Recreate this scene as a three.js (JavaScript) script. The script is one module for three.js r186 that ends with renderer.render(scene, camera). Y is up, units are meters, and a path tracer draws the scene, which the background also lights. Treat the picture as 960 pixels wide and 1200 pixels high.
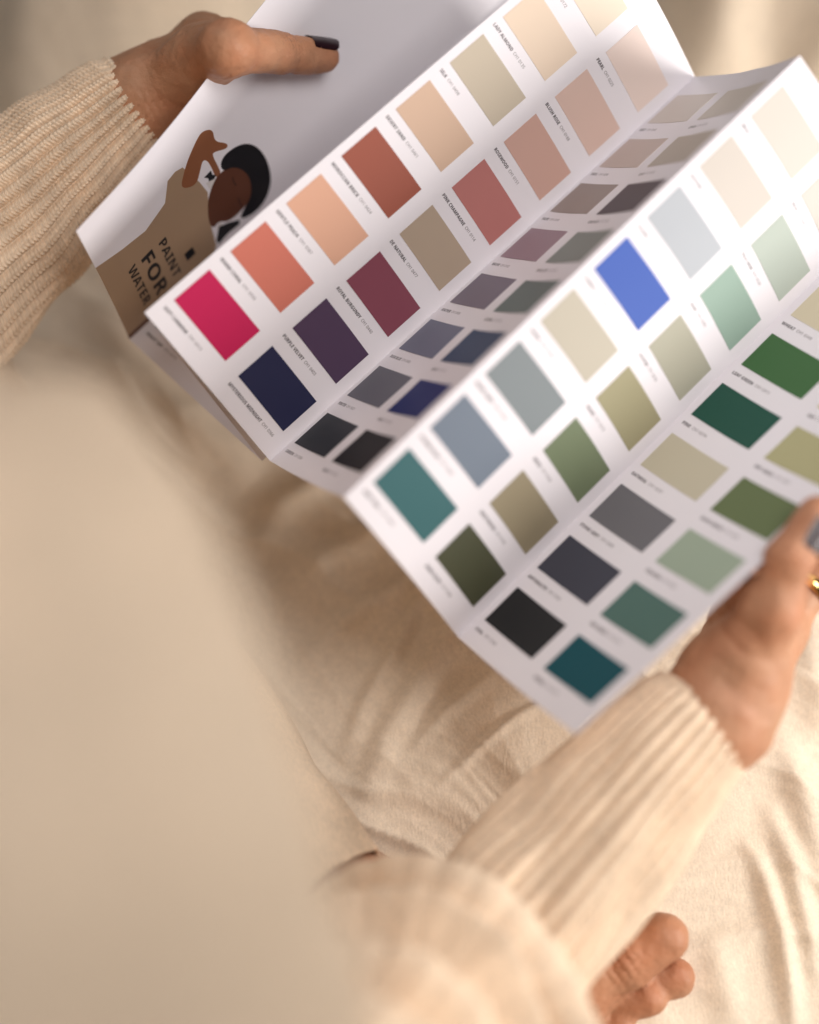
import * as THREE from 'three';
import { mergeGeometries } from 'three/addons/utils/BufferGeometryUtils.js';
import { RectAreaLightUniformsLib } from 'three/addons/lights/RectAreaLightUniformsLib.js';
import { ImprovedNoise } from 'three/addons/math/ImprovedNoise.js';

// ---------------------------------------------------------------- camera, light, exposure
const scene = new THREE.Scene();
scene.background = new THREE.Color(0, 0, 0);
const camera = new THREE.PerspectiveCamera(39.97, 819 / 1024, 0.02, 40);
const EYE = new THREE.Vector3(0, 0.72, 0), PITCH = 60 * Math.PI / 180;   // a 48 mm lens looking 60 degrees down onto a bed at y = 0
camera.position.copy(EYE);
camera.rotation.set(-PITCH, 0, 0);
camera.focus = 0.70;
camera.userData.fStop = 1.5;
camera.updateMatrixWorld();

const renderer = new THREE.WebGLRenderer({ antialias: true });
renderer.toneMapping = THREE.LinearToneMapping;
renderer.toneMappingExposure = 1.06;
renderer.shadowMap.enabled = true;

RectAreaLightUniformsLib.init();
const subject = new THREE.Vector3(0.06, 0.16, -0.42);
function softLamp(name, color, intensity, w, h, dir, dist) {
  const l = new THREE.RectAreaLight(color, intensity, w, h);
  l.name = name;
  l.position.copy(subject).addScaledVector(new THREE.Vector3(...dir).normalize(), dist);
  l.lookAt(subject);
  scene.add(l);
  return l;
}
softLamp('unseen_right_light', new THREE.Color(1.0, 0.95, 0.90), 28, 0.30, 0.30, [0.90, 0.305, 0.37], 0.95);   // unseen source, low and near at the right; lights chart ridges and sheet
softLamp('unseen_overhead_light', new THREE.Color(1.0, 0.955, 0.92), 8.2, 0.4, 0.4, [0.29, 0.79, 0.20], 0.86);         // out of view overhead, to the right; placed to light shoulder and chart
softLamp('unseen_front_light', new THREE.Color(1.0, 0.97, 0.97), 0.9, 1.6, 1.6, [-0.30, 0.80, -0.40], 1.9);             // unseen, broad and soft, in front of the sitter; brightens left-facing panels

// ---------------------------------------------------------------- helpers
const V = (x, y, z) => new THREE.Vector3(x, y, z);
const lerp = THREE.MathUtils.lerp, clamp = THREE.MathUtils.clamp, smooth = THREE.MathUtils.smoothstep;
const perlin = new ImprovedNoise();
let seed = 12345;
const rnd = () => ((seed = (seed * 1664525 + 1013904223) >>> 0) / 4294967296);
const fbm = (x, y, z, o = 3) => { let s = 0, a = 1; for (let i = 0; i < o; i++) { s += a * perlin.noise(x, y, z); x *= 2.03; y *= 2.03; z *= 2.03; a *= 0.5; } return s; };
// a place given as bearing from the eye (on a 960 x 1200 chart, 1650 per unit) and depth in metres
const RX = V(1, 0, 0), UY = V(0, Math.cos(PITCH), -Math.sin(PITCH)), BZ = V(0, Math.sin(PITCH), Math.cos(PITCH));
const at = (px, py, d) => EYE.clone().addScaledVector(RX, (px - 480) / 1650 * d).addScaledVector(UY, (600 - py) / 1650 * d).addScaledVector(BZ, -d);
const ray = (px, py) => at(px, py, 1).sub(EYE);
const onBed = (px, py) => { const r = ray(px, py); return EYE.clone().addScaledVector(r, (0.025 - EYE.y) / r.y); };

function dataTexture(n, fn, srgb) {
  const a = new Uint8Array(n * n * 4);
  for (let y = 0; y < n; y++) for (let x = 0; x < n; x++) {
    const c = fn(x / n, y / n, x, y), k = (y * n + x) * 4;
    a[k] = clamp(c[0], 0, 1) * 255; a[k + 1] = clamp(c[1], 0, 1) * 255; a[k + 2] = clamp(c[2], 0, 1) * 255; a[k + 3] = 255;
  }
  const t = new THREE.DataTexture(a, n, n);
  t.wrapS = t.wrapT = THREE.RepeatWrapping; t.magFilter = THREE.LinearFilter; t.minFilter = THREE.LinearFilter;
  if (srgb) t.colorSpace = THREE.SRGBColorSpace;
  t.needsUpdate = true;
  return t;
}
// tileable value noise
function tileNoise(cells, s) {
  const g = new Float32Array(cells * cells); let q = s;
  for (let i = 0; i < g.length; i++) { q = (q * 1664525 + 1013904223) >>> 0; g[i] = q / 4294967296; }
  return (u, v) => {
    const x = u * cells, y = v * cells, x0 = Math.floor(x), y0 = Math.floor(y), fx = x - x0, fy = y - y0, sx = fx * fx * (3 - 2 * fx), sy = fy * fy * (3 - 2 * fy);
    const G = (i, j) => g[((j % cells + cells) % cells) * cells + ((i % cells + cells) % cells)];
    return lerp(lerp(G(x0, y0), G(x0 + 1, y0), sx), lerp(G(x0, y0 + 1), G(x0 + 1, y0 + 1), sx), sy);
  };
}
const tex = (t, r) => { const c = t.clone(); c.repeat.set(r, r); c.needsUpdate = true; return c; };

function mesh(name, geometry, material, parent = scene) {
  const m = new THREE.Mesh(geometry, material);
  m.name = name; m.castShadow = m.receiveShadow = true; parent.add(m);
  return m;
}
function grid(nu, nv, fn) {   // fn(i/nu, j/nv) -> {p, uv}
  const pos = new Float32Array((nu + 1) * (nv + 1) * 3), uv = new Float32Array((nu + 1) * (nv + 1) * 2), idx = [];
  for (let j = 0, k = 0; j <= nv; j++) for (let i = 0; i <= nu; i++, k++) {
    const r = fn(i / nu, j / nv, i, j);
    r.p.toArray(pos, k * 3); uv[k * 2] = r.u; uv[k * 2 + 1] = r.v;
    if (i < nu && j < nv) { const a = k, b = k + 1, c = k + nu + 1, d = c + 1; idx.push(a, b, d, a, d, c); }
  }
  const g = new THREE.BufferGeometry();
  g.setAttribute('position', new THREE.BufferAttribute(pos, 3)); g.setAttribute('uv', new THREE.BufferAttribute(uv, 2)); g.setIndex(idx);
  g.computeVertexNormals();
  return g;
}

// ---------------------------------------------------------------- materials
const n64 = tileNoise(64, 7), n128 = tileNoise(128, 19), n16 = tileNoise(16, 3), n8 = tileNoise(8, 5), n256 = tileNoise(256, 77);
const weaveBump = dataTexture(512, (u, v, x, y) => {
  const w = 0.5 + 0.22 * Math.sin(u * Math.PI * 2 * 128) * Math.sin(v * Math.PI * 2 * 128) + 0.35 * (n256(u, v) - 0.5) + 0.25 * (n64(u, v * 2) - 0.5);
  return [w, w, w];
});
const sheetBump = dataTexture(1024, (u, v) => { const w = 0.5 + 0.25 * Math.sin(u * Math.PI * 2 * 230) * Math.sin(v * Math.PI * 2 * 230) + 0.5 * (n256(u, v * 0.5) - 0.5) * (0.6 + 0.8 * n16(u, v)) ; return [w, w, w]; });
const weaveTone = (r, g, b, k) => dataTexture(512, (u, v) => {
  const w = 1 + k * ((n256(u, v) - 0.5) + 0.6 * (n64(u, v) - 0.5) + 0.6 * (n8(u, v) - 0.5));
  return [r * w, g * w, b * w];
}, true);
const cottonMat = new THREE.MeshPhysicalMaterial({ map: tex(weaveTone(0.915, 0.85, 0.765, 0.07), 6), bumpMap: tex(sheetBump, 5), bumpScale: 0.00022, roughness: 0.9, sheen: 0.3, sheenColor: new THREE.Color(0.9, 0.8, 0.65), sheenRoughness: 0.6 });
const knitMat = new THREE.MeshPhysicalMaterial({ map: tex(weaveTone(0.935, 0.84, 0.735, 0.12), 9), bumpMap: tex(weaveBump, 14), bumpScale: 0.0004, roughness: 0.95, sheen: 0.5, sheenColor: new THREE.Color(0.95, 0.85, 0.7), sheenRoughness: 0.5 });
const trouserMat = new THREE.MeshPhysicalMaterial({ map: tex(weaveTone(0.89, 0.79, 0.68, 0.14), 10), bumpMap: tex(weaveBump, 12), bumpScale: 0.0004, roughness: 0.95, sheen: 0.5, sheenColor: new THREE.Color(0.95, 0.82, 0.65), sheenRoughness: 0.5 });
const skinBump = dataTexture(256, (u, v) => { const w = 0.5 + 0.5 * (n128(u, v) - 0.5) + 0.5 * (n64(u, v) - 0.5); return [w, w, w]; });
const skinMat = new THREE.MeshPhysicalMaterial({ vertexColors: true, bumpMap: tex(skinBump, 1), bumpScale: 0.0002, roughness: 0.5, specularIntensity: 0.6, sheen: 0.15, sheenColor: new THREE.Color(1, 0.6, 0.45), sheenRoughness: 0.5 });
const nailMat = new THREE.MeshPhysicalMaterial({ color: new THREE.Color(0.02, 0.004, 0.008), roughness: 0.38, clearcoat: 0.25, clearcoatRoughness: 0.15 });
const goldMat = new THREE.MeshPhysicalMaterial({ color: new THREE.Color(0.95, 0.66, 0.26), metalness: 1, roughness: 0.16 });
const hairMat = new THREE.MeshPhysicalMaterial({ color: new THREE.Color(0.02, 0.012, 0.008), roughness: 0.5 });

// ---------------------------------------------------------------- the bed
// Height of the sheet: broad folds, drapery wrinkles and a few long creases.
const creases = [];   // [points on the bed, height, width]
const crease = (pts, h, w) => creases.push([pts.map(([x, y]) => onBed(x, y)), h, w]);
crease([[505, 935], [560, 890], [600, 862], [650, 838], [700, 800]], 0.0030, 0.0020);
crease([[470, 900], [520, 850], [575, 815], [640, 800]], 0.0030, 0.0035);
crease([[320, 720], [380, 660], [440, 640], [520, 640]], 0.007, 0.011);
crease([[330, 800], [400, 740], [480, 700], [560, 760]], 0.005, 0.007);
crease([[420, 960], [450, 880], [500, 800], [540, 740]], 0.006, 0.008);
crease([[400, 900], [430, 830], [470, 770], [500, 700]], 0.005, 0.005);
crease([[300, 640], [330, 590], [380, 560], [440, 560]], 0.006, 0.010);
crease([[868, 985], [895, 1030], [915, 1090], [928, 1150], [940, 1230]], 0.006, 0.005);
crease([[895, 940], [925, 1010], [945, 1080], [965, 1160]], 0.006, 0.006);
crease([[905, 860], [935, 930], [960, 1000], [985, 1060]], 0.007, 0.009);
crease([[835, 1090], [850, 1150], [870, 1210]], 0.004, 0.009);
crease([[940, 740], [950, 800], [975, 880]], 0.008, 0.012);
crease([[0, 130], [60, 90], [140, 50], [230, 0], [300, -40]], 0.085, 0.036);
crease([[120, 130], [180, 60], [250, 20], [330, -30]], 0.050, 0.022);
crease([[-60, 40], [60, 0], [160, -60]], 0.100, 0.045);
crease([[800, -40], [815, 40], [850, 130]], 0.075, 0.026);
crease([[870, -20], [900, 60], [960, 110], [1040, 140]], 0.085, 0.032);
crease([[880, -70], [960, 20], [1080, 60]], 0.11, 0.05);
crease([[110, 330], [150, 420], [230, 500], [300, 560]], 0.012, 0.014);
crease([[60, 420], [140, 470], [240, 560]], 0.008, 0.018);
function segDist(x, z, a, b) {
  const dx = b.x - a.x, dz = b.z - a.z, t = clamp(((x - a.x) * dx + (z - a.z) * dz) / (dx * dx + dz * dz), 0, 1);
  return [Math.hypot(x - a.x - dx * t, z - a.z - dz * t), t];
}
function bedHeight(x, z) {
  let h = 0;
  for (const [p, H, w] of creases) {
    let best = 9, where = 0;
    for (let i = 0; i + 1 < p.length; i++) { const [d, t] = segDist(x, z, p[i], p[i + 1]); if (d < best) { best = d; where = (i + t) / (p.length - 1); } }
    if (best < w * 4) h += H * Math.exp(-best * best / (w * w)) * Math.min(1, 4.2 * where * (1.02 - where) + 0.05);
  }
  const wx = x + 0.05 * fbm(x * 6, z * 6, 3.1, 2), wz = z + 0.05 * fbm(x * 6 + 9, z * 6, 7.7, 2);
  // drapery drawn along one direction: ridges much longer than wide
  const a = wx * 0.80 + wz * 0.60, b = -wx * 0.60 + wz * 0.80;
  const r1 = 1 - Math.abs(fbm(b * 16, a * 4, 1.3, 2)), r2 = 1 - Math.abs(fbm(b * 38 + 5, a * 9, 4.2, 2));
  h += 0.045 * Math.exp(-((x - 0.09) ** 2 + (z + 0.34) ** 2) / 0.0165) + 0.010 * fbm(x * 3.4, z * 3.4, 0.5, 2) + 0.006 * r1 * r1 * r1 + 0.0009 * r2 * r2 * r2 + 0.00025 * fbm(x * 60, z * 60, 2.2, 2);
  const r3 = 1 - Math.abs(fbm(b * 85 + 2, a * 16, 8.1, 2));
  return h + 0.0006 * Math.pow(r3, 6) + 0.012;
}
const bedGeo = grid(640, 640, (u, v) => {
  const a = u * 2 - 1, b = v * 2 - 1, x = 0.05 + 0.42 * a + 1.05 * a * a * a, z = -0.36 + 0.42 * b + 1.05 * b * b * b;
  return { p: V(x, bedHeight(x, z), z), u: x, v: z };
});
{ const i = bedGeo.index.array; for (let k = 0; k < i.length; k += 3) { const t = i[k]; i[k] = i[k + 1]; i[k + 1] = t; } bedGeo.computeVertexNormals(); }
const bed = mesh('bed_sheet', bedGeo, cottonMat);
bed.userData = { label: 'rumpled cream cotton bed sheet under everything', kind: 'structure' };

// ---------------------------------------------------------------- the folded paint chart: seven panels of 99 x 297 mm
const CREASE = [   // ends of the eight creases and edges: [lower end, upper end]
  [[-0.1571, 0.2118, -0.4462], [0.0035, 0.2586, -0.6913]], [[-0.1491, 0.1167, -0.4545], [0.0625, 0.1841, -0.6525]],
  [[-0.0742, 0.1195, -0.3764], [0.1336, 0.1814, -0.5815]], [[-0.1228, 0.2015, -0.4060], [0.0958, 0.2727, -0.5927]],
  [[-0.0691, 0.1294, -0.3702], [0.1494, 0.1955, -0.5658]], [[-0.0283, 0.1970, -0.3092], [0.1793, 0.2648, -0.5047]],
  [[0.0228, 0.1165, -0.2804], [0.2349, 0.1911, -0.4774]], [[0.0687, 0.1693, -0.2116], [0.2910, 0.2242, -0.4018]],
].map((c) => c.map((p) => V(...p)));
const PW = 99, PL = 297, PAPER = 0.00028;
const chart = new THREE.Group();
chart.name = 'paint_chart'; scene.add(chart);
chart.userData = { label: 'unfolded accordion paint colour chart with rows of printed swatches, held in both hands', category: 'colour chart' };
const BULGE = [0.002, -0.001, 0.001, 0.003, -0.0025, 0.005, -0.004];
const frames = [];
for (let i = 0; i < 7; i++) {
  const [b0, t0] = CREASE[i], [b1, t1] = CREASE[i + 1];
  const n = b1.clone().sub(b0).add(t1).sub(t0).cross(t0.clone().sub(b0).add(t1).sub(b1)).normalize();
  frames.push({ b0, t0, b1, t1, n, bulge: BULGE[i], curl: i === 0 ? 0.005 : 0 });
}
function onPanel(f, a, b, off = 0) {   // millimetres across and along the panel, metres off its face
  const s = a / PW, t = b / PL, c = Math.sin(Math.PI * clamp(s, 0, 1)), p = f.b0.clone().lerp(f.t0, t).lerp(f.b1.clone().lerp(f.t1, t), s);
  return p.addScaledVector(f.n, off + f.bulge * c + (f.curl ?? 0) * Math.sin(Math.PI * clamp(t / 0.48, 0, 1)) * (1 - clamp(s, 0, 1)) ** 2 + 0.0006 * fbm(a * 0.03, b * 0.02, f.bulge * 900, 2) * c);
}
function slab(f, a0, a1, b0, b1, lo, hi, nu, nv, uvOf) {
  // closed thin sheet between two heights above the panel's middle
  const pos = [], uv = [], idx = [], N = (nu + 1) * (nv + 1);
  for (const h of [hi, lo]) for (let j = 0; j <= nv; j++) for (let i = 0; i <= nu; i++) {
    const a = lerp(a0, a1, i / nu), b = lerp(b0, b1, j / nv), p = onPanel(f, a, b, h);
    pos.push(p.x, p.y, p.z); uv.push(...(uvOf ? uvOf(a, b, h === hi) : [a / 1000, b / 1000]));
  }
  for (let j = 0; j < nv; j++) for (let i = 0; i < nu; i++) {
    const k = j * (nu + 1) + i, l = k + nu + 1;
    idx.push(k, k + 1, l + 1, k, l + 1, l, N + k, N + l + 1, N + k + 1, N + k, N + l, N + l + 1);
  }
  const g0 = new THREE.BufferGeometry();
  g0.setAttribute('position', new THREE.Float32BufferAttribute(pos, 3)); g0.setAttribute('uv', new THREE.Float32BufferAttribute(uv, 2)); g0.setIndex(idx); g0.computeVertexNormals();
  // rim
  const loop = [];
  for (let i = 0; i < nu; i++) loop.push(i);
  for (let j = 0; j < nv; j++) loop.push(j * (nu + 1) + nu);
  for (let i = nu; i > 0; i--) loop.push(nv * (nu + 1) + i);
  for (let j = nv; j > 0; j--) loop.push(j * (nu + 1));
  const rp = [], ru = [], ri = [];
  loop.forEach((k, q) => { for (const m of [k, N + k]) { rp.push(pos[m * 3], pos[m * 3 + 1], pos[m * 3 + 2]); ru.push(...(uvOf ? uvOf(0, 0, false) : [0, 0])); }
    const c = q * 2, d = ((q + 1) % loop.length) * 2; ri.push(c, c + 1, d + 1, c, d + 1, d); });
  const g1 = new THREE.BufferGeometry();
  g1.setAttribute('position', new THREE.Float32BufferAttribute(rp, 3)); g1.setAttribute('uv', new THREE.Float32BufferAttribute(ru, 2)); g1.setIndex(ri); g1.computeVertexNormals();
  return mergeGeometries([g0, g1]);
}
// print: 5 pixels to the millimetre
const PX = 5, PAPER_TONE = '#e8e4ea';
function printed(draw) {
  const c = document.createElement('canvas'); c.width = PW * PX; c.height = PL * PX;
  const g = c.getContext('2d');
  g.fillStyle = PAPER_TONE; g.fillRect(0, 0, c.width, c.height);
  draw(g, (a) => a * PX, (b) => (PL - b) * PX);
  const t = new THREE.CanvasTexture(c); t.colorSpace = THREE.SRGBColorSpace; t.magFilter = THREE.LinearFilter; t.anisotropy = 8;
  return t;
}
const paperMat = (t) => new THREE.MeshPhysicalMaterial({ map: t, roughness: 0.42, specularIntensity: 0.7 });
const COLS = [[4.5, 43], [53, 91.5]], ROW0 = 14.3, PITCHMM = 35, TALL = 22;
// base colours, lower row first
const SWATCHES = {
  3: [['#bb084e', '#c56f5e', '#d6a58c', '#96503f', '#cbad97', '#bfb3a1', '#e0ccb8', '#e8dac8'],
      ['#26284a', '#513d58', '#874858', '#b3a18f', '#b97874', '#cda79b', '#d9bdb2', '#e6d4cc']],
  4: [['#2b2e36', '#6a6a75', '#75788c', '#7f7684', '#a08893', '#a0938f', '#c8b8b2', '#d5ccc6'],
      ['#17161a', '#1a2868', '#41506c', '#6f7b7a', '#8c918e', '#5f565c', '#bcb2a8', '#d0c8c0']],
  5: [['#386468', '#707b8a', '#7f878b', '#bab3a4', '#3a5bb0', '#aeb3ba', '#c8c0b8', '#cfc6be'],
      ['#4a4c38', '#958a72', '#6f7b60', '#9c9678', '#a8a696', '#8fa79b', '#adb7ae', '#cbc5be']],
  6: [['#262628', '#42434f', '#6e6d72', '#c4bda8', '#1f5043', '#41693f', '#d3c9b0', '#dcd5c5'],
      ['#0d4d58', '#52716a', '#9fae9c', '#66744f', '#b1ad85', '#cfc6ab', '#8a9a80', '#c8c6b0']],
  1: [['#2f3350', '#55607e', '#7f88a0', '#a2a8b8', '#b8bcc4', '#ccced2', '#dcdcdc', '#e8e4e0'],
      ['#25303e', '#48617a', '#7c95a5', '#9eb0ba', '#b3c0c6', '#c8d0d2', '#d8dcdc', '#e6e4e0']],
};
const NAMES = {
  3: [['SOFT CARMINE', 'WARM CORAL', 'GENTLE PEACH', 'MOROCCAN BRICK', 'DESERT SAND', 'SILK', 'LADY ALMOND', 'IVORY'],
      ['MYSTERIOUS MIDNIGHT', 'PURPLE VELVET', 'ROYAL BURGUNDY', 'DE NATURAL', 'PINK CHAMPAGNE', 'ROSEWOOD', 'BLUSH ROSE', 'PEARL']],
  4: [['CARBON', 'PEWTER', 'DUSK BLUE', 'HEATHER', 'MAUVE', 'TAUPE', 'SHELL', 'MIST'], ['BLACK', 'NAVY', 'SLATE', 'LICHEN', 'EUCALYPT', 'GRAPHITE', 'CLAY', 'CHALK']],
  5: [['DEEP TEAL', 'STORM BLUE', 'RIVER GREY', 'LINEN', 'COBALT', 'CLOUD', 'COTTON', 'MILK'], ['DARK OLIVE', 'DRIFTWOOD', 'MOSS', 'KHAKI', 'OYSTER', 'SAGE', 'PALE SAGE', 'RICE']],
  6: [['COAL', 'ANTHRACITE', 'STONE GREY', 'OATMEAL', 'PINE', 'LEAF GREEN', 'WHEAT', 'FLAX'], ['PETROL', 'SEA GREEN', 'CELADON', 'OLIVE GROVE', 'DRY GRASS', 'HAY', 'FERN', 'REED']],
  1: [['NIGHT SKY', 'DENIM', 'HAZE', 'FOG', 'SILVER', 'FROST', 'SNOW', 'WHITE'], ['INK', 'HARBOUR', 'LAKE', 'RAIN', 'DEW', 'ICE', 'FOAM', 'PORCELAIN']],
};
function labels(g, X, Y, i) {
  for (let c = 0; c < 2; c++) for (let k = 0; k < 8; k++) {
    const name = NAMES[i][c][k], y = Y(ROW0 + PITCHMM * k - 6.2);
    g.fillStyle = '#2a2528'; g.font = 'bold 11.5px sans-serif'; g.fillText(name, X(COLS[c][0] - 0.5), y);
    const w = g.measureText(name).width;
    g.fillStyle = '#6a6468'; g.font = '11px sans-serif'; g.fillText('CH1 0' + (100 + ((k * 37 + c * 53 + i * 71) % 400)), X(COLS[c][0] - 0.5) + w + 6, y);
  }
}
function coverArt(g, X, Y) {
  const poly = (pts, fill) => { g.fillStyle = fill; g.beginPath(); pts.forEach(([a, b], q) => (q ? g.lineTo(X(a), Y(b)) : g.moveTo(X(a), Y(b)))); g.closePath(); g.fill(); };
  const soft = (pts, fill) => {   // closed smooth outline through the points' midpoints
    g.fillStyle = fill; g.beginPath(); const n = pts.length, m = (i) => [(pts[i % n][0] + pts[(i + 1) % n][0]) / 2, (pts[i % n][1] + pts[(i + 1) % n][1]) / 2];
    const s = m(0); g.moveTo(X(s[0]), Y(s[1]));
    for (let i = 1; i <= n; i++) { const p = pts[i % n], e = m(i); g.quadraticCurveTo(X(p[0]), Y(p[1]), X(e[0]), Y(e[1])); }
    g.closePath(); g.fill();
  };
  poly([[26.5, 67], [24.5, 62], [25, 56], [35, 49.5], [39, 33], [35.5, 17], [30, -1], [99, -1], [99, 60], [89.2, 66.6], [71.5, 68.4], [53.8, 74.5], [43.5, 72.4]], '#a58a70');
  soft([[36.4, 60.6], [30, 66], [25.3, 72.1], [20.7, 82.3], [20.5, 87], [25.2, 92.6], [31.8, 90.1], [39.1, 96.7], [42, 95.4], [36.6, 87.9], [36.5, 85.6], [45.4, 86], [52, 86], [51.7, 82], [38.3, 82.4], [33.6, 79.5], [38.4, 75], [43.4, 69.7]], '#8a5638');
  poly([[43.7, 75.9], [44, 81.2], [47, 81], [49.3, 83], [50.5, 80.5], [49.7, 77.4], [46.5, 78]], '#17161a');
  poly([[47.8, 75.6], [51.1, 83], [53.8, 83.1], [53.9, 76.3]], '#d8d2d0');
  soft([[50.5, 83.3], [51.4, 91.9], [61.6, 99.5], [72.5, 101.5], [81.4, 95.8], [83, 86.4], [81.9, 78.1], [76.1, 73.5], [77.5, 68.6], [70.8, 67.8], [59.9, 71.7], [55.1, 75.7], [52, 80]], '#5c3524');
  soft([[46.6, 87.2], [43.3, 91.6], [45.4, 100.6], [49.9, 107.4], [57.7, 112.3], [68.8, 114], [80.8, 111.6], [88.1, 106.1], [91.7, 98.5], [90.2, 89.6], [86.4, 85], [82.9, 90], [80.1, 96.4], [71.3, 100.3], [62.2, 99.2], [54, 94], [51.8, 88.1]], '#121014');
  poly([[78.1, 71], [77.4, 73.9], [80.7, 75.1], [81.9, 70.8]], '#d8d2d0');
  poly([[86.4, 67.7], [79.4, 72.2], [83.2, 79.3], [87.1, 84.8], [89.8, 83.7], [88.8, 75.4], [89.9, 68.1]], '#121014');
  g.strokeStyle = '#2a1710'; g.lineWidth = 3; for (const [p, q] of [[[59.4, 91.2], [66, 91.2]], [[73.9, 89.4], [81, 89.4]]]) { g.beginPath(); g.moveTo(X(p[0]), Y(p[1])); g.quadraticCurveTo(X((p[0] + q[0]) / 2), Y(p[1] - 1), X(q[0]), Y(q[1])); g.stroke(); }
  poly([[75.8, 47.5], [76.1, 53.5], [82, 53.8], [81.9, 47.8]], '#17161a');
  poly([[95, -1], [95, 60], [98.4, 60], [98.4, -1]], '#5c3a2a');
  const word = (s, font, a, b, wide) => { g.fillStyle = '#17161a'; g.font = font; const w = g.measureText(s).width; g.save(); g.translate(X(a), Y(b)); g.scale(wide * PX / w, 1); g.fillText(s, 0, 0); g.restore(); };
  word('PAINT', 'bold 36px sans-serif', 53.2, 36.8, 32); word('FOR', 'bold 58px sans-serif', 51.4, 24, 35.5); word('WATER', 'bold 36px sans-serif', 51, 15, 33.5);
}
const swatchMats = new Map();
for (let i = 0; i < 7; i++) {
  const f = frames[i];
  const t = i === 0 ? printed(coverArt) : SWATCHES[i] ? printed((g, X, Y) => labels(g, X, Y, i)) : printed(() => {});
  const p = mesh(i === 0 ? 'cover_panel' : 'panel', slab(f, 0, PW, 0, PL, -PAPER / 2, PAPER / 2, 24, 40, (a, b, front) => (front ? [a / PW, b / PL] : [0.5 / (PW * PX), 0.5 / (PL * PX)])), paperMat(t), chart);
  if (i === 0) p.userData.label = 'front cover printed with a figure and lettering';
  for (let c = 0; c < 2 && SWATCHES[i]; c++) for (let k = 0; k < 8; k++) {
    const col = SWATCHES[i][c][k];
    if (!swatchMats.has(col)) swatchMats.set(col, new THREE.MeshPhysicalMaterial({ color: col, roughness: 0.55, specularIntensity: 0.6 }));
    const b = ROW0 + PITCHMM * k;
    mesh('colour_swatch', slab(f, COLS[c][0], COLS[c][1], b, b + TALL, PAPER / 2 + 0.00002, PAPER / 2 + 0.00022, 6, 4), swatchMats.get(col), p);
  }
}

// ---------------------------------------------------------------- the person: one body surface from a distance field
const smin = (a, b, k) => { const h = Math.max(k - Math.abs(a - b), 0) / k; return Math.min(a, b) - h * h * k * 0.25; };
function cone(x, y, z, c) {   // tapered capsule; c = {a, b, ra, rb, squash axis}
  const dx = c.b.x - c.a.x, dy = c.b.y - c.a.y, dz = c.b.z - c.a.z, px = x - c.a.x, py = y - c.a.y, pz = z - c.a.z;
  const t = clamp((px * dx + py * dy + pz * dz) / (dx * dx + dy * dy + dz * dz + 1e-12), 0, 1);
  let qx = px - dx * t, qy = py - dy * t, qz = pz - dz * t;
  if (c.flat) { const k = (qx * c.flat.x + qy * c.flat.y + qz * c.flat.z) * (c.squash - 1); qx += c.flat.x * k; qy += c.flat.y * k; qz += c.flat.z * k; }
  return Math.sqrt(qx * qx + qy * qy + qz * qz) - lerp(c.ra, c.rb, t);
}
const bone = (a, b, ra, rb, k = 0.01, flat, squash) => ({ a, b, ra, rb, k, flat, squash });
function field(bones) { return (x, y, z) => { let d = 9; for (const c of bones) d = smin(d, cone(x, y, z, c), c.k); return d; }; }
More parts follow.
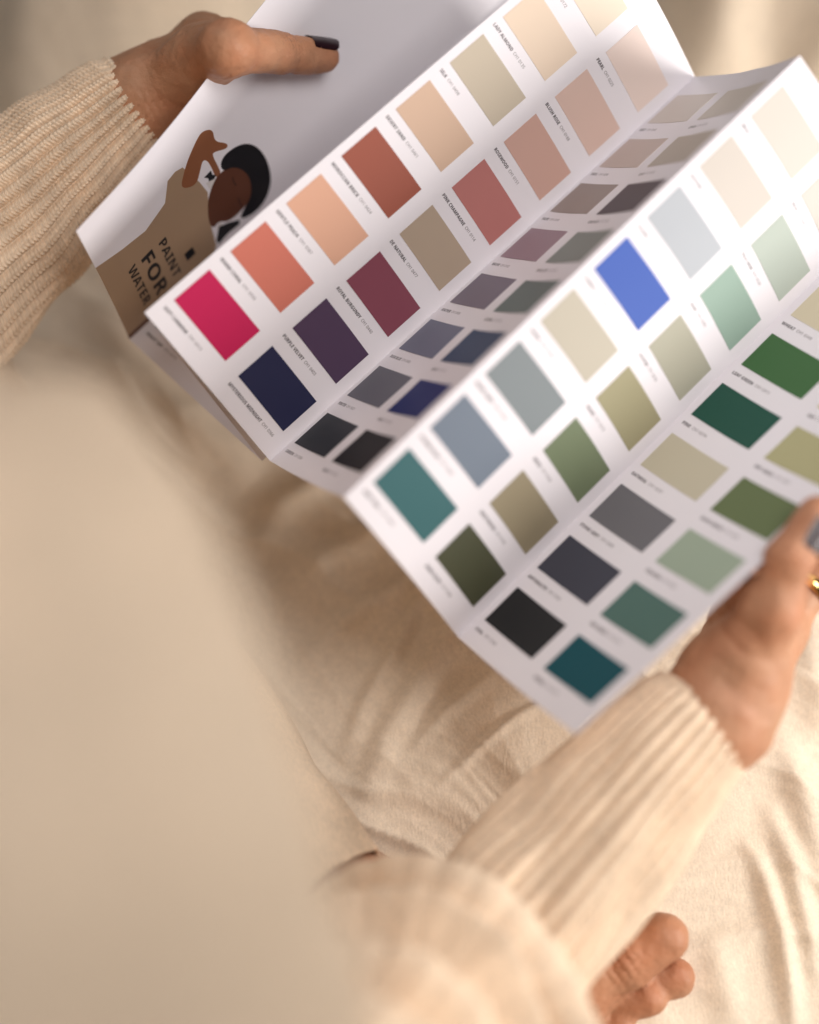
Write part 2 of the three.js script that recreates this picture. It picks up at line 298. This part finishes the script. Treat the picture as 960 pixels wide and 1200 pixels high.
function surface(f, lo, hi, cell, tint) {   // surface nets
  const nx = Math.ceil((hi.x - lo.x) / cell) + 1, ny = Math.ceil((hi.y - lo.y) / cell) + 1, nz = Math.ceil((hi.z - lo.z) / cell) + 1;
  const val = new Float32Array(nx * ny * nz), I = (i, j, k) => i + nx * (j + ny * k);
  for (let k = 0; k < nz; k++) for (let j = 0; j < ny; j++) for (let i = 0; i < nx; i++) val[I(i, j, k)] = f(lo.x + i * cell, lo.y + j * cell, lo.z + k * cell);
  const vert = new Int32Array(nx * ny * nz).fill(-1), pos = [], idx = [];
  const C = [[0, 0, 0], [1, 0, 0], [0, 1, 0], [1, 1, 0], [0, 0, 1], [1, 0, 1], [0, 1, 1], [1, 1, 1]], Eg = [[0, 1], [2, 3], [4, 5], [6, 7], [0, 2], [1, 3], [4, 6], [5, 7], [0, 4], [1, 5], [2, 6], [3, 7]];
  for (let k = 0; k < nz - 1; k++) for (let j = 0; j < ny - 1; j++) for (let i = 0; i < nx - 1; i++) {
    let m = 0; const v = [];
    for (let q = 0; q < 8; q++) { v[q] = val[I(i + C[q][0], j + C[q][1], k + C[q][2])]; if (v[q] < 0) m |= 1 << q; }
    if (m === 0 || m === 255) continue;
    let sx = 0, sy = 0, sz = 0, n = 0;
    for (const [a, b] of Eg) if ((v[a] < 0) !== (v[b] < 0)) { const t = v[a] / (v[a] - v[b]); sx += lerp(C[a][0], C[b][0], t); sy += lerp(C[a][1], C[b][1], t); sz += lerp(C[a][2], C[b][2], t); n++; }
    vert[I(i, j, k)] = pos.length / 3;
    pos.push(lo.x + (i + sx / n) * cell, lo.y + (j + sy / n) * cell, lo.z + (k + sz / n) * cell);
  }
  for (let k = 1; k < nz - 1; k++) for (let j = 1; j < ny - 1; j++) for (let i = 1; i < nx - 1; i++) {
    const s = val[I(i, j, k)] < 0;
    const quad = (a, b, c, d, flip) => { if (a < 0 || b < 0 || c < 0 || d < 0) return; flip ? idx.push(a, b, c, a, c, d) : idx.push(a, c, b, a, d, c); };
    if (s !== (val[I(i + 1, j, k)] < 0)) quad(vert[I(i, j - 1, k - 1)], vert[I(i, j, k - 1)], vert[I(i, j, k)], vert[I(i, j - 1, k)], s);
    if (s !== (val[I(i, j + 1, k)] < 0)) quad(vert[I(i - 1, j, k - 1)], vert[I(i - 1, j, k)], vert[I(i, j, k)], vert[I(i, j, k - 1)], s);
    if (s !== (val[I(i, j, k + 1)] < 0)) quad(vert[I(i - 1, j - 1, k)], vert[I(i, j - 1, k)], vert[I(i, j, k)], vert[I(i - 1, j, k)], s);
  }
  const N = pos.length / 3, nor = new Float32Array(N * 3), col = new Float32Array(N * 3), uv = new Float32Array(N * 2), e = cell * 0.35;
  for (let q = 0; q < N; q++) {
    let x = pos[q * 3], y = pos[q * 3 + 1], z = pos[q * 3 + 2], gx, gy, gz, l;
    for (let it = 0; it < 2; it++) {
      gx = f(x + e, y, z) - f(x - e, y, z); gy = f(x, y + e, z) - f(x, y - e, z); gz = f(x, y, z + e) - f(x, y, z - e); l = Math.hypot(gx, gy, gz) || 1;
      if (it === 0) { const d = clamp(f(x, y, z), -cell, cell) * 0.8; x -= gx / l * d; y -= gy / l * d; z -= gz / l * d; pos[q * 3] = x; pos[q * 3 + 1] = y; pos[q * 3 + 2] = z; }
    }
    nor[q * 3] = gx / l; nor[q * 3 + 1] = gy / l; nor[q * 3 + 2] = gz / l;
    const c = tint ? tint(x, y, z) : [1, 1, 1]; col[q * 3] = c[0]; col[q * 3 + 1] = c[1]; col[q * 3 + 2] = c[2];
    uv[q * 2] = (x + z * 0.4) * 22; uv[q * 2 + 1] = (y - z * 0.6) * 22;
  }
  const g = new THREE.BufferGeometry();
  g.setAttribute('position', new THREE.Float32BufferAttribute(pos, 3)); g.setAttribute('normal', new THREE.BufferAttribute(nor, 3)); g.setAttribute('uv', new THREE.BufferAttribute(uv, 2));
  if (tint) g.setAttribute('color', new THREE.BufferAttribute(col, 3));
  g.setIndex(idx);
  return g;
}
function boxOf(bones, pad = 0.01) {
  const b = new THREE.Box3();
  for (const c of bones) for (const [p, r] of [[c.a, c.ra], [c.b, c.rb]]) { b.expandByPoint(p.clone().addScalar(r + pad)); b.expandByPoint(p.clone().addScalar(-r - pad)); }
  return b;
}

// plane of a panel, moved off its face: where a sight line meets it
function meet(f, px, py, off) {
  const see = (a, b) => { const q = onPanel(f, a, b, off).sub(EYE), d = -q.dot(BZ); return [480 + 1650 * q.dot(RX) / d - px, 600 - 1650 * q.dot(UY) / d - py]; };
  let a = 40, b = 120;
  for (let it = 0; it < 30; it++) {
    const e = see(a, b), ea = see(a + 0.5, b), eb = see(a, b + 0.5), m = [(ea[0] - e[0]) * 2, (eb[0] - e[0]) * 2, (ea[1] - e[1]) * 2, (eb[1] - e[1]) * 2], det = m[0] * m[3] - m[1] * m[2];
    a = clamp(a - clamp((m[3] * e[0] - m[1] * e[1]) / det, -20, 20), -60, 160); b = clamp(b - clamp((m[0] * e[1] - m[2] * e[0]) / det, -30, 30), -20, 330);
  }
  return onPanel(f, a, b, off);
}
const PA = frames[0], PE = frames[6];

// joints
const LW = at(166, 119, 0.736), LF = at(40, 226, 0.738), LE = at(-230, 350, 0.715), LS = V(-0.33, 0.46, -0.36);
const RW = at(838, 838, 0.628), RF = at(690, 988, 0.620), RE = at(537, 1174, 0.602), RU = at(438, 1272, 0.532), RS = V(-0.130, 0.455, -0.050);
const NECK = V(-0.23, 0.53, -0.23), PELVIS = V(-0.33, 0.11, -0.10), CHEST = V(-0.25, 0.38, -0.19);
const HEAD = V(-0.20, 0.68, -0.27);
const LK = at(-110, 480, 0.80), LA = at(384, 1056, 0.668), RK = V(0.02, 0.09, 0.24), RA = V(-0.17, 0.05, -0.20);
const knuckle = [], nails = [];

// left hand: thumb on the cover, fingers behind it
const LT = [at(234, 76, 0.712), meet(PA, 267, 57, 0.0116), meet(PA, 326, 61, 0.0108), meet(PA, 380, 66, 0.0094)];
const LM = [at(240, 50, 0.742), at(224, 66, 0.756), at(212, 78, 0.766), at(196, 96, 0.775)];
const lf = [[[300, 62], [338, 92], [360, 118]], [[292, 98], [330, 140], [345, 165]], [[270, 130], [305, 170], [320, 192]], [[240, 150], [268, 185], [280, 205]]];
const leftHand = [
  bone(LF, LW, 0.021, 0.019, 0.01), bone(LW, at(195, 100, 0.736), 0.0190, 0.0170, 0.012),
  bone(LW, LT[0], 0.0185, 0.0158, 0.012), bone(LT[0], LT[1], 0.0155, 0.0116, 0.010), bone(LT[1], LT[2], 0.0116, 0.0098, 0.005), bone(LT[2], LT[3], 0.0098, 0.0074, 0.003), bone(LT[2].clone().lerp(LT[3], 0.45).addScaledVector(UY, -0.0018), LT[3].clone().addScaledVector(UY, -0.0012), 0.0080, 0.0068, 0.004),
];
LM.forEach((m, q) => {
  leftHand.push(bone(LW, m, 0.016, 0.0125 - q * 0.0007, 0.014));
  const r = [0.0088, 0.009, 0.0086, 0.0075][q], j = lf[q].map(([x, y], s) => meet(PA, x, y, -[0.0125, 0.0105, 0.0095][s]));
  leftHand.push(bone(m, j[0], 0.0105, r, 0.006), bone(j[0], j[1], r, r * 0.92, 0.003), bone(j[1], j[2], r * 0.92, r * 0.82, 0.003));
});
leftHand.push(bone(LT[0], LM[0], 0.0115, 0.0115, 0.012), bone(LM[0], LT[1], 0.0105, 0.0095, 0.010));
knuckle.push([LT[2], 0.011], [LT[1], 0.013], [LT[3], 0.012]);

// right hand: thumb over the last panel's edge, fingers behind it
const RT = [at(862, 790, 0.628), at(902, 716, 0.607), at(925, 655, 0.600), at(958, 602, 0.602)];
const RM = [at(906, 742, 0.655), at(888, 738, 0.672), at(868, 745, 0.684), at(846, 760, 0.690)];
const rf = [[at(962, 676, 0.662), at(1005, 640, 0.656), at(1010, 600, 0.652)], [[930, 640], [905, 585], [880, 560]], [[900, 650], [870, 610], [845, 590]], [[865, 680], [838, 650], [820, 640]]];
const rightHand = [
  bone(RF, RW, 0.019, 0.0215, 0.01), bone(RW, at(856, 800, 0.632), 0.0215, 0.021, 0.012),
  bone(RW, RT[0], 0.0205, 0.0195, 0.012), bone(RT[0], RT[1], 0.0185, 0.0125, 0.014), bone(RT[1], RT[2], 0.0122, 0.0100, 0.006), bone(RT[2], RT[3], 0.0102, 0.0082, 0.004),
];
RM.forEach((m, q) => {
  rightHand.push(bone(RW, m, 0.0165, 0.0120 - q * 0.0006, 0.014));
  const r = [0.0088, 0.009, 0.0086, 0.0076][q], j = rf[q].map((e, s) => (Array.isArray(e) ? meet(PE, e[0], e[1], -[0.016, 0.013, 0.0105][s]) : e));
  rightHand.push(bone(m, j[0], 0.0105, r, 0.006), bone(j[0], j[1], r, r * 0.92, 0.003), bone(j[1], j[2], r * 0.92, r * 0.82, 0.003));
});
rightHand.push(bone(RT[0], RM[0], 0.014, 0.0115, 0.014));
knuckle.push([RT[2], 0.011], [RT[1], 0.014], [RT[3], 0.012]);

// left leg and foot, sole turned up
const BALL = at(690, 1128, 0.684);
const foot = [
  bone(LK, LA, 0.045, 0.022, 0.02), bone(LA, at(380, 1110, 0.672), 0.020, 0.022, 0.02), bone(LA, at(520, 1100, 0.672), 0.027, 0.026, 0.02),
  bone(at(372, 1110, 0.668), at(560, 1150, 0.672), 0.026, 0.024, 0.02), bone(at(520, 1100, 0.672), at(672, 1130, 0.676), 0.026, 0.0195, 0.02), bone(at(560, 1150, 0.672), at(665, 1178, 0.68), 0.024, 0.018, 0.02),
  bone(at(690, 1142, 0.672), at(733, 1128, 0.668), 0.0155, 0.0118, 0.008), bone(at(738, 1125, 0.668), at(778, 1099, 0.668), 0.0125, 0.0118, 0.005), // big toe
  bone(at(690, 1165, 0.680), at(752, 1160, 0.678), 0.0100, 0.0072, 0.006), bone(at(762, 1156, 0.677), at(792, 1146, 0.676), 0.0084, 0.0092, 0.0025),
  bone(at(680, 1182, 0.682), at(728, 1182, 0.678), 0.0098, 0.0070, 0.006), bone(at(735, 1178, 0.674), at(760, 1169, 0.672), 0.0082, 0.0090, 0.0025),
  bone(at(670, 1198, 0.682), at(702, 1205, 0.677), 0.0096, 0.0068, 0.006), bone(at(706, 1206, 0.675), at(728, 1199, 0.673), 0.0078, 0.0084, 0.0025),
  bone(at(655, 1212, 0.682), at(676, 1228, 0.678), 0.0092, 0.0066, 0.006), bone(at(680, 1229, 0.676), at(698, 1224, 0.674), 0.0072, 0.0076, 0.0025),
];
knuckle.push([at(780, 1098, 0.66), 0.014], [at(794, 1146, 0.668), 0.01], [at(758, 1170, 0.664), 0.01], [at(728, 1128, 0.66), 0.008]);

// trunk, upper arms, head, right leg (under the clothes or outside the picture)
const trunk = [
  bone(PELVIS, CHEST, 0.115, 0.105, 0.06), bone(CHEST, NECK, 0.10, 0.045, 0.06), bone(LS, RS, 0.045, 0.045, 0.06), bone(CHEST, LS, 0.06, 0.045, 0.05), bone(CHEST, RS, 0.06, 0.045, 0.05),
  bone(LS, LE, 0.046, 0.037, 0.03), bone(RS, RU, 0.040, 0.024, 0.02), bone(RU, RE, 0.024, 0.021, 0.006), bone(LE, LF, 0.032, 0.021, 0.02), bone(LF, LW, 0.020, 0.016, 0.01), bone(RE, RF, 0.021, 0.018, 0.006), bone(RF, RW, 0.018, 0.016, 0.004),
  bone(V(-0.40, 0.12, -0.19), LK, 0.085, 0.055, 0.05), bone(LK, LA, 0.045, 0.020, 0.03), bone(V(-0.24, 0.12, -0.02), RK, 0.085, 0.055, 0.05), bone(RK, RA, 0.052, 0.030, 0.03), bone(RA, V(-0.27, 0.04, -0.26), 0.03, 0.025, 0.03),
  bone(PELVIS, V(-0.40, 0.12, -0.19), 0.10, 0.085, 0.05), bone(PELVIS, V(-0.24, 0.12, -0.02), 0.10, 0.085, 0.05),
  bone(NECK, HEAD.clone().add(V(-0.01, -0.06, 0.01)), 0.046, 0.048, 0.03),
];
const FACE = V(0.62, -0.42, -0.62).normalize(), SIDE = V(-0.707, 0, -0.707), CROWN = SIDE.clone().cross(FACE).normalize();
if (CROWN.y < 0) CROWN.negate();
const onHead = (f, s, u) => HEAD.clone().addScaledVector(FACE, f).addScaledVector(SIDE, s).addScaledVector(CROWN, u);
const headBones = [
  bone(onHead(-0.012, 0, 0.03), onHead(0.005, 0, 0.02), 0.080, 0.074, 0.03), bone(onHead(0.02, 0, -0.02), onHead(0.045, 0, -0.075), 0.058, 0.030, 0.04), bone(NECK, onHead(-0.02, 0, -0.05), 0.046, 0.047, 0.03),
  bone(onHead(0.082, 0, 0.0), onHead(0.098, 0, -0.034), 0.007, 0.011, 0.012), bone(onHead(0.073, 0.02, -0.062), onHead(0.073, -0.02, -0.062), 0.006, 0.006, 0.01),
  bone(onHead(0.075, 0.033, 0.012), onHead(0.075, -0.033, 0.012), 0.010, 0.010, 0.016), bone(onHead(0.07, 0.03, -0.005), onHead(0.07, 0.033, -0.005), 0.011, 0.011, 0.006), bone(onHead(0.07, -0.03, -0.005), onHead(0.07, -0.033, -0.005), 0.011, 0.011, 0.006),
  bone(onHead(-0.008, 0.078, 0.005), onHead(-0.004, 0.074, -0.032), 0.013, 0.009, 0.006), bone(onHead(-0.008, -0.078, 0.005), onHead(-0.004, -0.074, -0.032), 0.013, 0.009, 0.006),
];
const skinTone = (x, y, z) => {
  let red = 0.45 * fbm(x * 45, y * 45, z * 45, 3) + 0.12 * fbm(x * 160, y * 160, z * 160, 2);
  for (const [p, r] of knuckle) red += 0.55 * Math.exp(-((x - p.x) ** 2 + (y - p.y) ** 2 + (z - p.z) ** 2) / (r * r));
  const m = 1 + 0.10 * fbm(x * 90 + 4, y * 90, z * 90, 2);
  return [0.50 * m, (0.250 - 0.060 * red) * m, (0.145 - 0.050 * red) * m];
};
// fine skin folds across the finger joints
function folds(f, list) {
  return (x, y, z) => {
    let d = f(x, y, z);
    if (d > 0.004 || d < -0.004) return d;
    for (const [p, dir, r, amp, pitch] of list) {
      const dx = x - p.x, dy = y - p.y, dz = z - p.z, q = dx * dx + dy * dy + dz * dz;
      if (q < r * r * 2) { const t = dx * dir.x + dy * dir.y + dz * dir.z + 0.0012 * fbm(x * 260, y * 260, z * 260, 2); d += amp * Math.pow(0.5 + 0.5 * Math.cos(t / pitch * 6.283), 3) * Math.exp(-q / (r * r)); }
    }
    return d + 0.00025 * fbm(x * 300, y * 300, z * 300, 2) + 0.0009 * fbm(x * 70, y * 70, z * 70, 2);
  };
}
const dirOf = (a, b) => b.clone().sub(a).normalize();
const cutBox = (b, near, r) => { const c = new THREE.Box3(near.clone().addScalar(-r), near.clone().addScalar(r)); return b.clone().intersect(c); };
const lhBox = cutBox(boxOf(leftHand), at(265, 90, 0.73), 0.115), rhBox = cutBox(boxOf(rightHand), at(900, 720, 0.64), 0.105), ftBox = cutBox(boxOf(foot), at(560, 1110, 0.672), 0.125);
const thumbTop = LT[2].clone().addScaledVector(UY, 0.006);
const bodyParts = [
  surface(folds(field(leftHand), [[thumbTop, dirOf(LT[1], LT[3]), 0.0100, 0.0009, 0.0023], [LT[1].clone().addScaledVector(UY, -0.01), dirOf(LT[1], LT[2]), 0.007, 0.0006, 0.006], [at(180, 135, 0.712), dirOf(LE, LW), 0.012, 0.0004, 0.0036]]), lhBox.min, lhBox.max, 0.0014, skinTone),
  surface(folds(field(rightHand), [[RT[2], dirOf(RT[1], RT[3]), 0.010, 0.0005, 0.0022], [at(868, 748, 0.61), dirOf(RT[0], RT[1]), 0.012, 0.0012, 0.009]]), rhBox.min, rhBox.max, 0.0016, skinTone),
  surface(folds(field(foot), [[at(728, 1130, 0.66), dirOf(at(738, 1125, 0.668), at(778, 1099, 0.668)), 0.009, 0.0008, 0.004]]), ftBox.min, ftBox.max, 0.0015, skinTone),
];
{ const b = boxOf(trunk, 0.02), inner = field(trunk); bodyParts.push(surface(inner, b.min, b.max, 0.011, skinTone));
  const h = boxOf(headBones, 0.012); bodyParts.push(surface(field(headBones), h.min, h.max, 0.004, skinTone)); }
const person = new THREE.Group();
person.name = 'person'; scene.add(person);
person.userData = { label: 'person in a cream ribbed sweater sitting barefoot on the bed, holding the colour chart', category: 'person' };
mesh('body', mergeGeometries(bodyParts), skinMat, person);

// hair
{ const hb = [bone(onHead(-0.022, 0, 0.036), onHead(-0.012, 0, 0.03), 0.088, 0.084, 0.03), bone(onHead(-0.05, 0, 0.0), onHead(-0.07, 0, -0.07), 0.066, 0.05, 0.03), bone(onHead(-0.10, 0, 0.03), onHead(-0.11, 0, 0.03), 0.04, 0.04, 0.01)];
  const b = boxOf(hb, 0.012), f0 = field(hb), hf = (x, y, z) => { const d = f0(x, y, z), p = V(x, y, z).sub(HEAD), fr = p.dot(FACE), up = p.dot(CROWN); return Math.max(d + 0.0016 * Math.sin(Math.atan2(p.dot(SIDE), up + 0.02) * 60), fr - 0.055 + Math.max(0, 0.055 - up) * 0.9); };
  mesh('hair', surface(hf, b.min, b.max, 0.004), hairMat, person); }

// nails: curved plates on the dorsal side of a finger end
function nail(c, along, up, len, wid, rad) {
  const side = along.clone().cross(up).normalize(), u = side.clone().cross(along).normalize();
  const row = (h) => grid(10, 10, (s, t) => {
    const l = t, a = (s - 0.5) * 2, w = wid * (l < 0.3 ? 0.86 + 0.14 * Math.sqrt(l / 0.3) : 1) * (l > 0.72 ? Math.sqrt(Math.max(0.02, 1 - ((l - 0.72) / 0.285) ** 2 * 0.98)) : 1);
    const ang = a * w / rad, y = rad * Math.cos(ang) + h - 0.0006 * Math.max(0, l - 0.5), x = rad * Math.sin(ang);
    return { p: c.clone().addScaledVector(along, (l - 0.4) * len).addScaledVector(side, x).addScaledVector(u, y), u: s, v: t };
  });
  return mergeGeometries([row(0.0007), row(0.0001)]);
}
{ const al = dirOf(LT[2], LT[3]), up = UY.clone().multiplyScalar(0.66).addScaledVector(BZ, 0.80).addScaledVector(RX, 0.05);
  mesh('fingernail', nail(LT[3].clone().addScaledVector(al, -0.0058), al, up, 0.0180, 0.0068, 0.0090), nailMat, person); }
{ const al = dirOf(RT[2], RT[3]), up = RX.clone().multiplyScalar(0.25).addScaledVector(BZ, 0.90).addScaledVector(UY, -0.35);
  mesh('fingernail', nail(at(946, 626, 0.601), al, up, 0.0165, 0.0066, 0.0096), nailMat, person); }
// ring on the right hand
{ const a = RM[0], b = rf[0][0], c = a.clone().lerp(b, 0.78), q = new THREE.Quaternion().setFromUnitVectors(V(0, 0, 1), dirOf(a, b));
  const pts = []; for (let i = 0; i <= 16; i++) { const t = i / 16 * Math.PI * 2; pts.push(new THREE.Vector2(0.0107 + 0.0013 * Math.cos(t), 0.0030 * Math.sin(t))); }
  const g = new THREE.LatheGeometry(pts, 48); g.rotateX(Math.PI / 2); g.applyQuaternion(q); g.translate(c.x, c.y, c.z);
  mesh('ring', g, goldMat, person).userData.label = 'polished gold band'; }

// ---------------------------------------------------------------- clothes
function tube(pts, radii, around, rows, shape, ref, wall, inner) {
  // swept sleeve; pts[0] is the open mouth; shape(u, s, total, base) -> change of radius; rows: ascending list of 0..1 along
  const curve = new THREE.CatmullRomCurve3(pts, false, 'centripetal'), L = curve.getLength(), n = pts.length - 1;
  const cuts = []; for (let i = 0; i <= n; i++) { let best = 0, bd = 9; for (let q = 0; q <= 400; q++) { const d = curve.getPointAt(q / 400).distanceTo(pts[i]); if (d < bd) { bd = d; best = q / 400; } } cuts.push(best); }
  const rad = (t, key) => { let i = 0; while (i < n - 1 && t > cuts[i + 1]) i++; const k = clamp((t - cuts[i]) / (cuts[i + 1] - cuts[i] || 1), 0, 1), e = k * k * (3 - 2 * k); return lerp(radii[i][key], radii[i + 1][key], e); };
  const fr = []; let N = ref.clone();
  for (const t of rows) { const T = curve.getTangentAt(t); N = N.clone().addScaledVector(T, -N.dot(T)).normalize(); fr.push({ t, p: curve.getPointAt(t), T, N, B: T.clone().cross(N) }); }
  const all = fr.map((f) => ({ f, d: 0 }));
  const inn = []; for (let q = 0; q <= inner; q++) { const k = Math.min(fr.length - 1, Math.round(q * 1.0 * (rows.length / 14))); inn.push({ f: fr[k], d: -wall }); }
  const list = [...inn.reverse(), ...[0.85, 0.5, 0.15].map((w) => ({ f: fr[0], d: -wall * w, lip: Math.sin(w * Math.PI) * wall * 0.55 })), ...all];
  const g = grid(around, list.length - 1, (u, v, i, j) => {
    const { f, d, lip = 0 } = list[j], a = u * Math.PI * 2, s = f.t * L;
    const rx = rad(f.t, 0), ry = rad(f.t, 1), h = shape(u, s, L) * (d ? 0.8 : 1) + d;
    const r = 1 / Math.hypot(Math.cos(a) / rx, Math.sin(a) / ry) + h;
    return { p: f.p.clone().addScaledVector(f.N, Math.cos(a) * r).addScaledVector(f.B, Math.sin(a) * r).addScaledVector(f.T, -lip), u: u * 2 * Math.PI * rx, v: s };
  });
  // close the seam's normals
  const no = g.attributes.normal;
  for (let j = 0; j < list.length; j++) { const p = j * (around + 1), q = p + around; const x = no.getX(p) + no.getX(q), y = no.getY(p) + no.getY(q), z = no.getZ(p) + no.getZ(q), l = Math.hypot(x, y, z) || 1; no.setXYZ(p, x / l, y / l, z / l); no.setXYZ(q, x / l, y / l, z / l); }
  return g;
}
const spread = (a, b, n) => Array.from({ length: n }, (_, i) => a + (b - a) * i / (n - 1));
// rib with two legs of little slanted stitches, in real relief
function ribStitch(ribs, rib, stitch, pitch) {
  return (u, s) => {
    const q = u * ribs, p = q - Math.floor(q), e = Math.abs(p * 2 - 1);           // 0 on the crown of a rib, 1 in the groove
    const crown = Math.pow(Math.max(0, Math.cos(e * Math.PI / 2)), 0.65);
    const y = s / pitch + e * 0.9 + 0.15 * Math.sin(Math.floor(q) * 2.4);
    return rib * crown + stitch * crown * (0.5 + 0.5 * Math.cos(y * Math.PI * 2)) * (0.35 + 0.65 * Math.min(1, e * 2.2)) - stitch * 0.5 * Math.exp(-e * e * 30);
  };
}
// torso and shoulder of the sweater
const frontFold = [];   // the loose front of the sweater below the shoulder
{ const a = [[60, 535, 0.345], [118, 645, 0.335], [160, 770, 0.328], [196, 895, 0.322], [235, 1010, 0.318], [330, 1150, 0.335]].map((p) => at(...p)), b = [[-90, 620, 0.318], [-50, 730, 0.306], [-10, 855, 0.296], [20, 965, 0.289], [70, 1085, 0.285], [170, 1240, 0.296]].map((p) => at(...p));
  for (let i = 0; i < 5; i++) frontFold.push(bone(a[i], a[i + 1], 0.022, 0.022, 0.02), bone(b[i], b[i + 1], 0.031, 0.031, 0.03)); }
const sweaterBones = [
  bone(PELVIS.clone().add(V(0, 0.04, 0)), CHEST, 0.150, 0.135, 0.06), bone(CHEST, NECK, 0.115, 0.06, 0.06), bone(CHEST, LS, 0.075, 0.058, 0.05), bone(CHEST, RS, 0.075, 0.066, 0.05), bone(LS, RS, 0.058, 0.062, 0.05),
  bone(LS, LS.clone().lerp(LE, 0.6), 0.060, 0.056, 0.03), bone(RS, RS.clone().lerp(RU, 0.5), 0.066, 0.060, 0.03), ...frontFold,
];
const swf0 = field(sweaterBones), swf = (x, y, z) => Math.max(swf0(x, y, z) + 0.004 * fbm(x * 14, y * 14, z * 14, 2), -(V(x, y, z).distanceTo(V(-0.225, 0.585, -0.235)) - 0.062));
const swBox = boxOf(sweaterBones, 0.02);
const sweater = mesh('sweater', surface(swf, swBox.min, swBox.max, 0.008), knitMat, person);
sweater.userData.label = 'cream knitted sweater';

{ // left sleeve: ribbed, sharp in the picture
  const pts = [at(163, 114, 0.738), at(124, 148, 0.738), at(74, 193, 0.738), at(12, 250, 0.738), at(-90, 310, 0.732), LE.clone(), LS.clone().lerp(LE, 0.6)];
  const radii = [[0.0240, 0.0240], [0.027, 0.028], [0.033, 0.036], [0.040, 0.045], [0.058, 0.060], [0.060, 0.060], [0.058, 0.058]];
  const st = ribStitch(38, 0.0044, 0.0011, 0.0021);
  const rows = [...spread(0, 0.52, 520), ...spread(0.53, 1, 90)];
  const g = tube(pts, radii, 38 * 12, rows, (u, s) => st(((u + 0.010 * fbm(Math.cos(u * 6.283), Math.sin(u * 6.283), s * 9, 1)) % 1 + 1) % 1, s) * (0.25 + 0.75 * smooth(s, 0, 0.008)) + 0.004 * fbm(Math.cos(u * 6.283) * 1.6, Math.sin(u * 6.283) * 1.6, s * 16, 2) * smooth(s, 0.01, 0.06) + 0.0012 * Math.exp(-s * s / 0.000004), V(0, 1, 0), 0.0028, 12);
  mesh('sleeve', g, knitMat, sweater).userData.label = 'ribbed left sleeve with cuff';
}
{ // right sleeve: bunched in rings above the elbow
  const pts = [at(824, 836, 0.630), at(764, 902, 0.626), at(692, 985, 0.622), at(612, 1078, 0.616), at(552, 1156, 0.606), at(502, 1214, 0.590), at(470, 1242, 0.562), at(438, 1268, 0.532), at(388, 1328, 0.490), RS.clone()];
  const radii = [[0.0265, 0.0265], [0.030, 0.030], [0.033, 0.033], [0.037, 0.037], [0.043, 0.043], [0.055, 0.055], [0.042, 0.042], [0.034, 0.034], [0.040, 0.040], [0.062, 0.062]];
  const rows = [...spread(0, 0.30, 150), ...spread(0.305, 1, 220)];
  const ringAt = [[0.190, 0.024, 0.0080], [0.224, 0.026, 0.0080], [0.259, 0.024, 0.0085], [0.300, 0.012, 0.012]];
  const g = tube(pts, radii, 30 * 12, rows, (u, s) => {
    const q = u * 30, p = q - Math.floor(q), e = Math.abs(p * 2 - 1), crown = Math.pow(Math.max(0, Math.cos(e * Math.PI / 2)), 0.8);
    const slack = smooth(s, 0.15, 0.19);
    let h = (0.0030 - 0.0018 * slack) * (0.25 + 0.75 * smooth(s, 0, 0.009)) * crown + 0.0035 * fbm(u * 13, 5, s * 5, 2) * smooth(s, 0.02, 0.06) * (1 - slack) + 0.005 * fbm(Math.cos(u * 6.283) * 1.4 + 3, Math.sin(u * 6.283) * 1.4, s * 13, 2) * smooth(s, 0.01, 0.07);
    for (const [c, a, w] of ringAt) { const k = s - c - 0.003 * Math.sin(u * 6.283 + c * 40); h += a * Math.exp(-k * k / (w * w)); }
    return h;
  }, V(0, 1, 0), 0.0028, 12);
  mesh('sleeve', g, knitMat, sweater).userData.label = 'bunched right sleeve with ribbed cuff';
}
{ // trousers: seat and right leg plain, left leg with the hem in view
  const legs = [bone(PELVIS, V(-0.40, 0.12, -0.19), 0.125, 0.10, 0.05), bone(PELVIS, V(-0.24, 0.12, -0.02), 0.125, 0.10, 0.05), bone(V(-0.40, 0.12, -0.19), LK, 0.10, 0.066, 0.05), bone(V(-0.24, 0.12, -0.02), RK, 0.10, 0.068, 0.05), bone(RK, RK.clone().lerp(RA, 0.85), 0.068, 0.05, 0.03)];
  const f0 = field(legs), b = boxOf(legs, 0.02);
  const tr = mesh('trousers', surface((x, y, z) => f0(x, y, z) + 0.004 * fbm(x * 12, y * 12, z * 12, 2), b.min, b.max, 0.009), trouserMat, person);
  const pts = [at(386, 1050, 0.656), at(322, 975, 0.674), at(222, 846, 0.700), at(95, 700, 0.740), at(-110, 480, 0.80)];
  const radii = [[0.031, 0.031], [0.034, 0.034], [0.040, 0.040], [0.048, 0.048], [0.062, 0.060]];
  const rows = [...spread(0, 0.45, 240), ...spread(0.455, 1, 90)];
  const g = tube(pts, radii, 600, rows, (u, s) => {
    const e = Math.abs(((u * 200) % 1) * 2 - 1);
    return 0.00035 * (1 - e) + 0.005 * fbm(Math.cos(u * 6.283) * 1.5 + 8, Math.sin(u * 6.283) * 1.5, s * 11, 2) + 0.006 * Math.exp(-s * s / 0.00018) * Math.pow(Math.max(0, Math.cos((u - 0.78) * 6.283)), 6);
  }, V(0, 1, 0), 0.0022, 10);
  mesh('trouser_leg', g, trouserMat, tr).userData.label = 'wide trouser leg ending in an open hem';
}

renderer.render(scene, camera);
